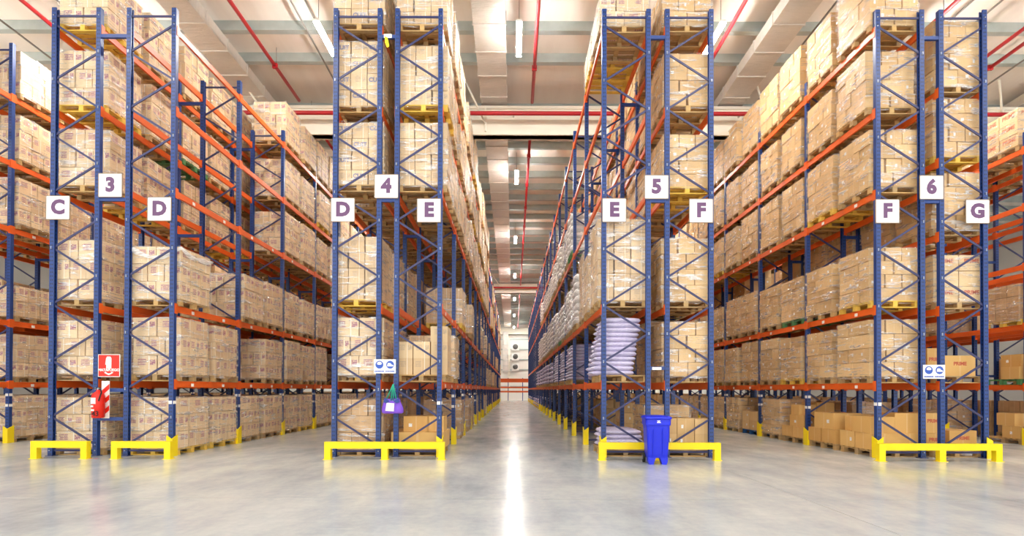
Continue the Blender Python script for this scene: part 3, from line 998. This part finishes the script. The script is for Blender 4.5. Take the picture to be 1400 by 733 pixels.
w = 'on the floor pallet beside the left foot of rack six'
loose_pallet('F6', 0, 0, 0, [(-.27, -.30, 0, .58, .56, .36, 1, 'front left bottom tan'), (.29, -.30, 0, .52, .56, .36, -1, 'front right bottom tan'),
    (-.27, .30, 0, .58, .56, .36, 0, 'back left bottom tan'), (.29, .30, 0, .52, .56, .36, 1, 'back right bottom tan'),
    (-.30, -.24, .362, .54, .62, .36, 2, 'upper left tan'), (.26, -.24, .362, .52, .6, .44, -2, 'upper right taller tan'), (-.1, .34, .362, .7, .46, .34, 0, 'upper back tan'), (.32, .34, .362, .12 + .2, .44, .3, 0, 'small upper back tan')], w)
w = 'on the second floor pallet of row F, rack six'
loose_pallet('F6', 0, 1, 0, [(-.3, -.32, 0, .52, .54, .34, 2, 'front left bottom tan'), (.28, -.32, 0, .54, .54, .34, -1, 'front right bottom tan'), (-.3, .3, 0, .52, .58, .34, 0, 'back left bottom tan'),
    (.28, .3, 0, .54, .58, .34, 0, 'back right bottom tan'), (-.2, -.1, .342, .7, .8, .40, 3, 'wide upper left tan'), (.36, 0, .342, .36, .5, .36, 0, 'narrow upper right tan')], w)
w = 'on the third floor pallet of row F, rack six'
loose_pallet('F6', 1, 0, 0, [(-.28, -.3, 0, .56, .58, .3, 0, 'front left bottom tan'), (.29, -.3, 0, .54, .58, .3, 0, 'front right bottom tan'), (-.28, .31, 0, .56, .58, .3, 0, 'back left bottom tan'), (.29, .31, 0, .54, .58, .3, 0, 'back right bottom tan'),
    (-.3, -.2, .302, .5, .7, .32, 3, 'middle left tan'), (.24, -.2, .302, .52, .66, .32, -3, 'middle right tan'), (-.3, -.1, .624, .46, .5, .28, -4, 'top left tan'), (.2, .1, .624, .5, .7, .34, 5, 'top right tan')], w, 'carton_bare')
w = 'on the blue floor pallet of row F, rack six'
loose_pallet('F6', 2, 0, 0, [(-.28, -.3, 0, .54, .56, .3, 0, 'front left bottom tan'), (.28, -.3, 0, .54, .56, .3, 0, 'front right bottom tan'), (-.28, .3, 0, .54, .56, .3, 0, 'back left bottom tan'), (.28, .3, 0, .54, .56, .3, 0, 'back right bottom tan'),
    (-.28, -.3, .302, .54, .56, .3, 0, 'front left top tan'), (.28, -.3, .302, .54, .56, .3, 0, 'front right top tan'), (-.28, .3, .302, .54, .56, .3, 0, 'back left top tan')], w, 'carton_plain', 'wood_blue')
w = 'on the front floor pallet of row E, rack four'
loose_pallet('E4', 0, 0, 0, [(-.0, 0, 0, 1.14, 1.16, .36, 0, 'wide bottom tan'), (-.06, -.1, .362, .56, .6, .34, 0, 'upper left tan'), (.37, -.1, .362, .36, .6, .34, 0, 'narrow upper')], w)
w = 'on the front first-beam pallet of row E, rack four'
loose_pallet('E4', 0, 0, 1, [(-.38, -.2, 0, .36, .7, .36, 0, 'bottom left tan'), (0, -.2, 0, .36, .7, .36, 0, 'bottom middle tan'), (.385, -.2, 0, .36, .7, .36, 0, 'bottom right tan'),
    (-.38, -.2, .362, .36, .7, .36, 0, 'second-layer left'), (0, -.2, .362, .36, .7, .36, 0, 'second-layer middle'), (.385, -.2, .362, .36, .7, .36, 0, 'second-layer right'), (.38, -.2, .724, .37, .7, .34, 0, 'single topmost')], w, 'carton_small')
w = 'on the front floor pallet of row F, rack five'
loose_pallet('F5', 0, 0, 0, [(-.37, -.3, 0, .37, .56, .34, 0, 'bottom left tan'), (.01, -.3, 0, .37, .56, .34, 0, 'bottom middle tan'), (.39, -.3, 0, .36, .56, .34, 0, 'bottom right tan'),
    (-.37, -.3, .342, .37, .56, .34, 0, 'second-layer left'), (.01, -.3, .342, .37, .56, .34, 0, 'second-layer middle'), (.39, -.3, .342, .36, .56, .32, 0, 'second-layer right'),
    (-.3, .3, 0, .5, .56, .5, 0, 'tall back left tan'), (.25, .3, 0, .5, .56, .5, 0, 'tall back right tan')], w, 'carton_plain')
w = 'on the front floor pallet of row G, rack six'
loose_pallet('G6', 0, 0, 0, [(-.36, -.1, 0, .4, .7, .36, 0, 'bottom left red-lettered'), (.22, -.12, 0, .62, .7, .42, 2, 'bottom right red-lettered'), (-.36, -.1, .362, .4, .6, .44, 0, 'upper left red-lettered')], w, 'carton_bare', txt=1)
w = 'on the front first-beam pallet of row G, rack six'
loose_pallet('G6', 0, 0, 1, [(-.36, -.1, 0, .36, .6, .62, 0, 'tall left red-lettered'), (.18, -.1, 0, .68, .62, .46, 0, 'wide right red-lettered')], w, 'carton_bare', txt=1)
w = 'on the floor pallet of the right edge rack'
loose_pallet('G7', 1, 0, 0, [(-.3, -.3, 0, .54, .56, .34, 0, 'front left bottom tan'), (.28, -.3, 0, .54, .56, .34, 0, 'front right bottom tan'), (-.3, -.1, .342, .5, .56, .34, 0, 'upper left tan')], w, 'carton_bare', dy=-.0) if not spec('G7', 1, 0, 0) else None
w = 'on the green first-beam pallet right of the G sign'
loose_pallet('G7', 1, 0, 1, [(-.29, -.3, 0, .54, .56, .34, 0, 'bottom left red-lettered'), (.28, -.3, 0, .5, .56, .34, 0, 'bottom right red-lettered'), (-.2, -.2, .342, .5, .6, .34, 2, 'upper red-lettered')], w, 'carton_bare', 'wood_green', txt=1)

# ------------------------------------------------------------------ yellow guards
def column_guard_me():
    pts = [(-.09, 0), (.09, 0), (.09, .36), (.0, .44), (-.09, .44)]
    bm = bmesh.new()
    # angle section: plate towards the aisle plus a return leg
    for c, s in (((0, 0, .21), (.02, .18, .42)),):
        pass
    def pr(pts3, d):
        n = len(pts3)
        A = [bm.verts.new(p) for p in pts3]; B = [bm.verts.new((p[0] + d[0], p[1] + d[1], p[2] + d[2])) for p in pts3]
        bm.faces.new(A[::-1]); bm.faces.new(B)
        for k in range(n): bm.faces.new((A[k], A[(k + 1) % n], B[(k + 1) % n], B[k]))
    pr([(.0, -.10, 0), (.0, .10, 0), (.0, .10, .46), (.0, -.10, .38)], (.02, 0, 0))
    pr([(-.11, -.10, 0), (.0, -.10, 0), (.0, -.10, .38), (-.11, -.10, .46)], (0, .015, 0))
    return mesh_bm('column_guard', bm, M['yellow'])
CG = column_guard_me()
for row, rng in (('D3', range(0, 6)), ('E4', range(0, 21)), ('E5', range(0, 21)), ('F6', range(0, 6)), ('C2', range(1, 3)), ('G6', range(0, 1)), ('G7', range(1, 3))):
    x0, x1, ad, lv, H = ROWS[row]
    for i in rng:
        x = (x1 + .012) if ad > 0 else (x0 - .012)
        o = ob('column_guard', CG, None, (x + ad * .0, Y0 - .02 + BAY * i + PW / 2, 0), (0, 0, 0), (ad, 1, 1) if ad < 0 else None)
        nm = ordn[i] if i < 10 else '%dth' % (i + 1)
        tag(o, 'yellow steel column guard at the %s upright of %s' % (nm, WHERE[row]), 'column guard', 'yellow column guards')

def end_guard(x0, x1, posts, y, label):
    t = thing('rack_end_guard', label, 'guard rail', (0, y, 0), 'yellow rack end guards')
    ob('rail', mesh_boxes('rail', [(((x0 + x1) / 2, .06, .297), (x1 - x0, .12, .135))], M['yellow']), t)
    for p in posts:
        ob('post', mesh_boxes('post', [((p, .06, .117), (.13, .12, .225))], M['yellow']), t)
        ob('foot_plate', mesh_boxes('foot_plate', [((p, .06, .004), (.17, .18, .008))], M['yellow']), t)
end_guard(-9.93, -8.77, (-9.865, -8.835), 11.5, 'low yellow guard rail before row C of rack three')
end_guard(-8.27, -7.05, (-8.205, -7.115), 11.5, 'low yellow guard rail before row D of rack three')
end_guard(-3.88, -1.40, (-3.815, -2.64, -1.465), 11.5, 'long yellow guard rail before rack four')
end_guard(1.78, 4.29, (1.845, 3.0, 4.225), 11.5, 'long yellow guard rail before rack five, behind the blue bin')
end_guard(7.50, 10.02, (7.565, 8.80, 9.955), 11.42, 'long yellow guard rail before rack six')

# ------------------------------------------------------------------ signs
def px(x, y, D):   # a point at depth D seen at photo pixel x, y
    return ((x - 701) * D / FPX, D, CAM_Z + (533 - y) * D / FPX)

def letter_sign(ch, x, y, what):
    D = 11.99
    p = px(x, y, D)
    t = thing('rack_sign', 'square white sign with purple %s %s' % (what, {'3': '3, three', '4': '4, four', '5': '5, five', '6': '6, six'}.get(ch, ch)), 'sign', p, 'white rack signs')
    s = 33 * D / FPX
    ob('plate', mesh_boxes('plate', [((0, 0, 0), (s, .012, s))], M['sign_white']), t)
    fr = s / 2 - .006
    ob('border', mesh_boxes('border', [((0, -.002, fr), (s, .016, .014)), ((0, -.002, -fr), (s, .016, .014)), ((fr, -.002, 0), (.014, .016, s)), ((-fr, -.002, 0), (.014, .016, s))], M['sign_edge']), t)
    ob('lettering', text_mesh(ch, .41, M['purple_ink'], .022), t, (0, -.009, 0))
for ch, x, y in (('C', 77, 285), ('3', 148.5, 254), ('D', 216, 286.5), ('D', 467.5, 287), ('4', 527, 254.5), ('E', 585.5, 287.5),
                 ('E', 839.5, 286.5), ('5', 897.5, 254.5), ('F', 958.5, 287), ('F', 1214, 287), ('6', 1274.5, 254), ('G', 1337.5, 287)):
    rk = 3 if x < 300 else 4 if x < 700 else 5 if x < 1000 else 6
    letter_sign(ch, x, y, ('number' if ch.isdigit() else 'letter') if ch not in 'DEF' else 'rack-%s letter' % ['three', 'four', 'five', 'six'][rk - 3])

def disc(name, r, mat, d=.003, seg=24):
    me = lathe(name, [(r, 0), (r, d)], mat, seg, False)
    me.transform(Matrix.Rotation(rad(90), 4, 'X'))
    return me
def ppe_sign(x, y, where):
    D = 11.99
    t = thing('safety_sign', 'white safety sign with two blue round symbols %s' % where, 'sign', px(x, y, D), 'safety signs')
    ob('plate', mesh_boxes('plate', [((0, 0, 0), (.47, .012, .30))], M['sign_white']), t)
    for k, cx in enumerate((-.115, .115)):
        d = ob('symbol_disc', disc('symbol_disc', .085, M['sign_blue']), t, (cx, -.006, .035))
        if k == 0:
            # head with a mask
            ob('symbol', prism('symbol', [(-.052, .015), (-.04, .05), (0, .066), (.04, .05), (.052, .015), (.03, -.0), (-.03, -.0)], 'y', -.006, -.003, M['sign_white']), d)
            ob('symbol', prism('symbol', [(-.045, -.006), (.045, -.006), (.02, -.05), (-.02, -.05)], 'y', -.006, -.003, M['sign_blue']), d)
        else:
            # safety shoe
            ob('symbol', prism('symbol', [(-.06, -.035), (.066, -.035), (.07, -.01), (.03, .005), (.005, .035), (-.045, .04), (-.06, .0)], 'y', -.006, -.003, M['sign_white']), d)
        rr = random.Random(3 + k)
        xx = cx - .1
        while xx < cx + .09:
            wd = rr.uniform(.012, .03)
            ob('lettering', mesh_boxes('lettering', [((xx + wd / 2, -.0075, -.105), (wd, .003, .028))], M['sign_blue']), t)
            xx += wd + .006
ppe_sign(526, 501.5, 'between the uprights of rack four')
ppe_sign(1277, 507, 'between the uprights of rack six')

# fire point on rack three
D = 11.99
t = thing('extinguisher_sign', 'red MATAFUEGO sign with white extinguisher symbol on rack three', 'sign', px(149, 501.5, D))
ob('plate', mesh_boxes('plate', [((0, 0, 0), (.47, .012, .485))], M['sign_white']), t)
ob('red_field', mesh_boxes('red_field', [((0, -.006, 0), (.445, .006, .46))], M['sign_red']), t)
ob('symbol', prism('symbol', [(-.055, -.06), (.055, -.06), (.055, .16), (.03, .195), (-.04, .195), (-.06, .15), (-.075, .02), (-.055, .02)], 'y', -.013, -.009, M['sign_white']), t)
ob('lettering', text_mesh('MATAFUEGO', .078, M['sign_white'], .003), t, (0, -.011, -.095))
ob('arrow', prism('arrow', [(-.1, -.15), (-.06, -.13), (-.05, -.15), (-.02, -.165), (.02, -.165), (.05, -.15), (.06, -.13), (.1, -.15), (.06, -.175), (.0, -.205), (-.06, -.175)], 'y', -.013, -.009, M['sign_white']), t)
p = px(144.5, 548, D)
t = thing('striped_board', 'white backing board with red diagonal stripes behind the extinguisher', 'board', p)
ob('plate', mesh_boxes('plate', [((0, 0, 0), (.17, .012, .80))], M['sign_white']), t)
for k in range(3):
    z = .23 - k * .23
    ob('stripe', prism('stripe', [(-.085, z - .15), (.085, z), (.085, z + .11), (-.085, z - .04)], 'y', -.010, -.006, M['sign_red']), t)
p = px(134.5, 573, 11.862)
t = thing('fire_extinguisher', 'red fire extinguisher numbered 43 hanging on rack three', 'fire extinguisher', p)
ob('cylinder', lathe('cylinder', [(.10, 0), (.12, .02), (.12, .46), (.105, .51), (.06, .55), (.035, .57), (.035, .60)], M['sign_red'], 20), t)
ob('valve', lathe('valve', [(.03, .575), (.03, .63), (.018, .64)], M['bolt'], 12), t)
ob('handle', mesh_boxes('handle', [((-.03, 0, .645), (.14, .03, .014)), ((-.03, 0, .615), (.13, .026, .012))], M['rubber']), t)
ob('hose', tube('hose', [(.02, -.01, .61), (.08, -.04, .60), (.11, -.06, .54), (.10, -.09, .45), (.085, -.105, .36)], .014, M['rubber']), t)
ob('label', prism('label', [(-.07, .30), (.03, .30), (.03, .43), (-.07, .43)], 'y', -.124, -.105, M['paper']), t)
ob('label', prism('label', [(-.07, .23), (-.02, .23), (-.02, .27), (-.07, .27)], 'y', -.124, -.105, M['paper']), t)
ob('label', prism('label', [(-.06, .15), (.0, .15), (.0, .19), (-.06, .19)], 'y', -.124, -.105, M['paper']), t)
ob('lettering', text_mesh('43', .15, M['black_ink'], .003), t, (.03, -.124, .09))
ob('bracket', mesh_boxes('bracket', [((0, .12, .35), (.06, .05, .3))], M['red']), t)

# notice and tag on the spacers
ob_ = ob('rack_notice', mesh_boxes('rack_notice', [((0, 0, 0), (.17, .006, .085))], M['paper']), None, px(528, 47, 12.0)); tag(ob_, 'small white paper notice on the top spacer of rack four', 'notice')
ob_ = ob('yellow_tag', prism('yellow_tag', [(-.05, .12), (.01, .09), (.05, -.1), (.0, -.13), (-.045, -.02)], 'y', -.004, .004, M['tag_yellow']), None, px(527, 55, 11.99)); tag(ob_, 'yellow tag hanging from the top spacer of rack four', 'tag')
ob_ = ob('rack_notice', mesh_boxes('rack_notice', [((0, 0, 0), (.2, .006, .06))], M['paper']), None, px(898, 503.5, 12.0)); tag(ob_, 'small white notice on the spacer above the blue bin', 'notice')

# purple tote hanging on rack four
D = 11.85
p = px(536.5, 566, D)
t = thing('tote_bag', 'purple cloth tote hanging by green straps from rack four', 'bag', p)
def tote():
    bm = bmesh.new(); rings = []
    for k, (w, d, z) in enumerate(((.19, .045, 0), (.235, .07, .03), (.225, .075, .12), (.18, .06, .24), (.165, .04, .31))):
        ring = []
        for q in range(20):
            a = 2 * math.pi * q / 20
            ca, sa = math.cos(a), math.sin(a)
            f = 1 + .05 * math.sin(3 * a + k) + (.04 * math.sin(7 * a) if k == 4 else 0)
            ring.append(bm.verts.new((math.copysign(abs(ca) ** .6, ca) * w * f, math.copysign(abs(sa) ** .8, sa) * d * f, z + (.025 * math.sin(5 * a) if k == 4 else 0))))
        rings.append(ring)
    for a, b in zip(rings, rings[1:]):
        for q in range(20): bm.faces.new((a[q], a[(q + 1) % 20], b[(q + 1) % 20], b[q]))
    bm.faces.new(rings[0][::-1])
    return mesh_bm('body', bm, M['bag_purple'], True)
ob('body', tote(), t)
ob('label', prism('label', [(-.13, .06), (.05, .05), (.06, .22), (-.10, .23)], 'y', -.092, -.084, M['paper']), t)
for x0_, x1_ in ((-.13, .015), (-.02, .01), (.03, .02), (.10, .02)):
    ob('strap', tube('strap', [(x0_, -.05, .27), ((x0_ + x1_) / 2, -.03, .44), (x1_, .0, .62)], .012, M['strap_green'], 6), t)
for sx in (-1, 1):
    ob('bow', prism('bow', [(sx * .04, .27), (sx * .15, .33), (sx * .17, .24), (sx * .10, .22)], 'y', -.085, -.06, M['bow_blue']), t)
ob('hook', tube('hook', [(.015, 0, .60), (.015, .04, .64), (.015, .12, .63)], .008, M['bolt'], 6), t)

# ------------------------------------------------------------------ blue wheeled bin
D = 10.85
t = thing('wheeled_bin', 'bright blue plastic wheeled bin standing before rack five', 'bin', (px(901, 634, D)[0], D + .22, 0), rz=rad(-4))
def rr_ring(bm, w, d, z, r=.05, oy=0.0, n=4):
    out = []
    for sx, sy, a0 in ((1, -1, -90), (1, 1, 0), (-1, 1, 90), (-1, -1, 180)):
        for k in range(n + 1):
            a = rad(a0 + 90 * k / n)
            out.append(bm.verts.new((sx * (w / 2 - r) + r * math.cos(a), oy + sy * (d / 2 - r) + r * math.sin(a), z)))
    return out
def loft(name, secs, mat, cap0=True, cap1=True):
    bm = bmesh.new(); rings = [rr_ring(bm, *s) for s in secs]
    for a, b in zip(rings, rings[1:]):
        n = len(a)
        for q in range(n): bm.faces.new((a[q], a[(q + 1) % n], b[(q + 1) % n], b[q]))
    if cap0: bm.faces.new(rings[0][::-1])
    if cap1: bm.faces.new(rings[-1])
    return mesh_bm(name, bm, mat, False)
ob('body', loft('body', [(.385, .40, .13), (.40, .42, .2), (.45, .48, .76), (.47, .50, .80)], M['bin_blue']), t)
ob('collar', loft('collar', [(.475, .505, .76), (.485, .515, .78), (.49, .52, .88), (.47, .50, .89)], M['bin_blue']), t)
ob('lid', loft('lid', [(.51, .55, .885), (.52, .56, .90), (.515, .555, .925), (.44, .47, .945)], M['bin_blue']), t)
ob('lid_recess', loft('lid_recess', [(.26, .22, .945), (.24, .2, .953)], M['bin_blue']), t)
for s in (-1, 1):
    ob('foot', prism('foot', [(s * .19, .14), (s * .035, .14), (s * .07, .05), (s * .08, 0), (s * .165, 0), (s * .185, .05)], 'y', -.2, -.02, M['bin_blue']), t)
    ob('rib', mesh_boxes('rib', [((s * .09, -.222, .46), (.02, .02, .5))], M['bin_blue']), t, (0, 0, 0), (rad(3.2), 0, 0))
    wh = ob('wheel', lathe('wheel', [(.05, -.025), (.10, -.022), (.10, .022), (.05, .025)], M['rubber'], 20), t, (s * .215, .16, .10), (0, rad(90), 0))
    ob('hub', lathe('hub', [(.045, -.03), (.045, .03)], M['bolt'], 12), wh)
ob('axle', tube('axle', [(-.2, .16, .10), (.2, .16, .10)], .012, M['bolt']), t)
ob('emblem', prism('emblem', [(-.03, .815), (.04, .815), (.04, .83), (.0, .832), (.035, .85), (.03, .862), (-.03, .858), (-.03, .848), (.01, .848), (-.03, .83)], 'y', -.263, -.258, M['sign_white']), t)
ob('handle', tube('handle', [(-.16, .27, .86), (-.16, .32, .87), (.16, .32, .87), (.16, .27, .86)], .014, M['bin_blue']), t)

# red tape left on the floor by rack three
for k, x in enumerate((117, 124, 132)):
    p = px(x, 629, 11.55)
    o = ob('floor_tape', mesh_boxes('floor_tape', [((0, 0, .002), (.07, .05, .003))], M['red_mark']), None, (p[0], 11.55, 0))
    tag(o, '%s strip of red tape on the floor between the rack three guards' % ('outer', 'middle', 'inner')[k], 'tape', 'red tape strips on the floor')
print('loads', n_load)
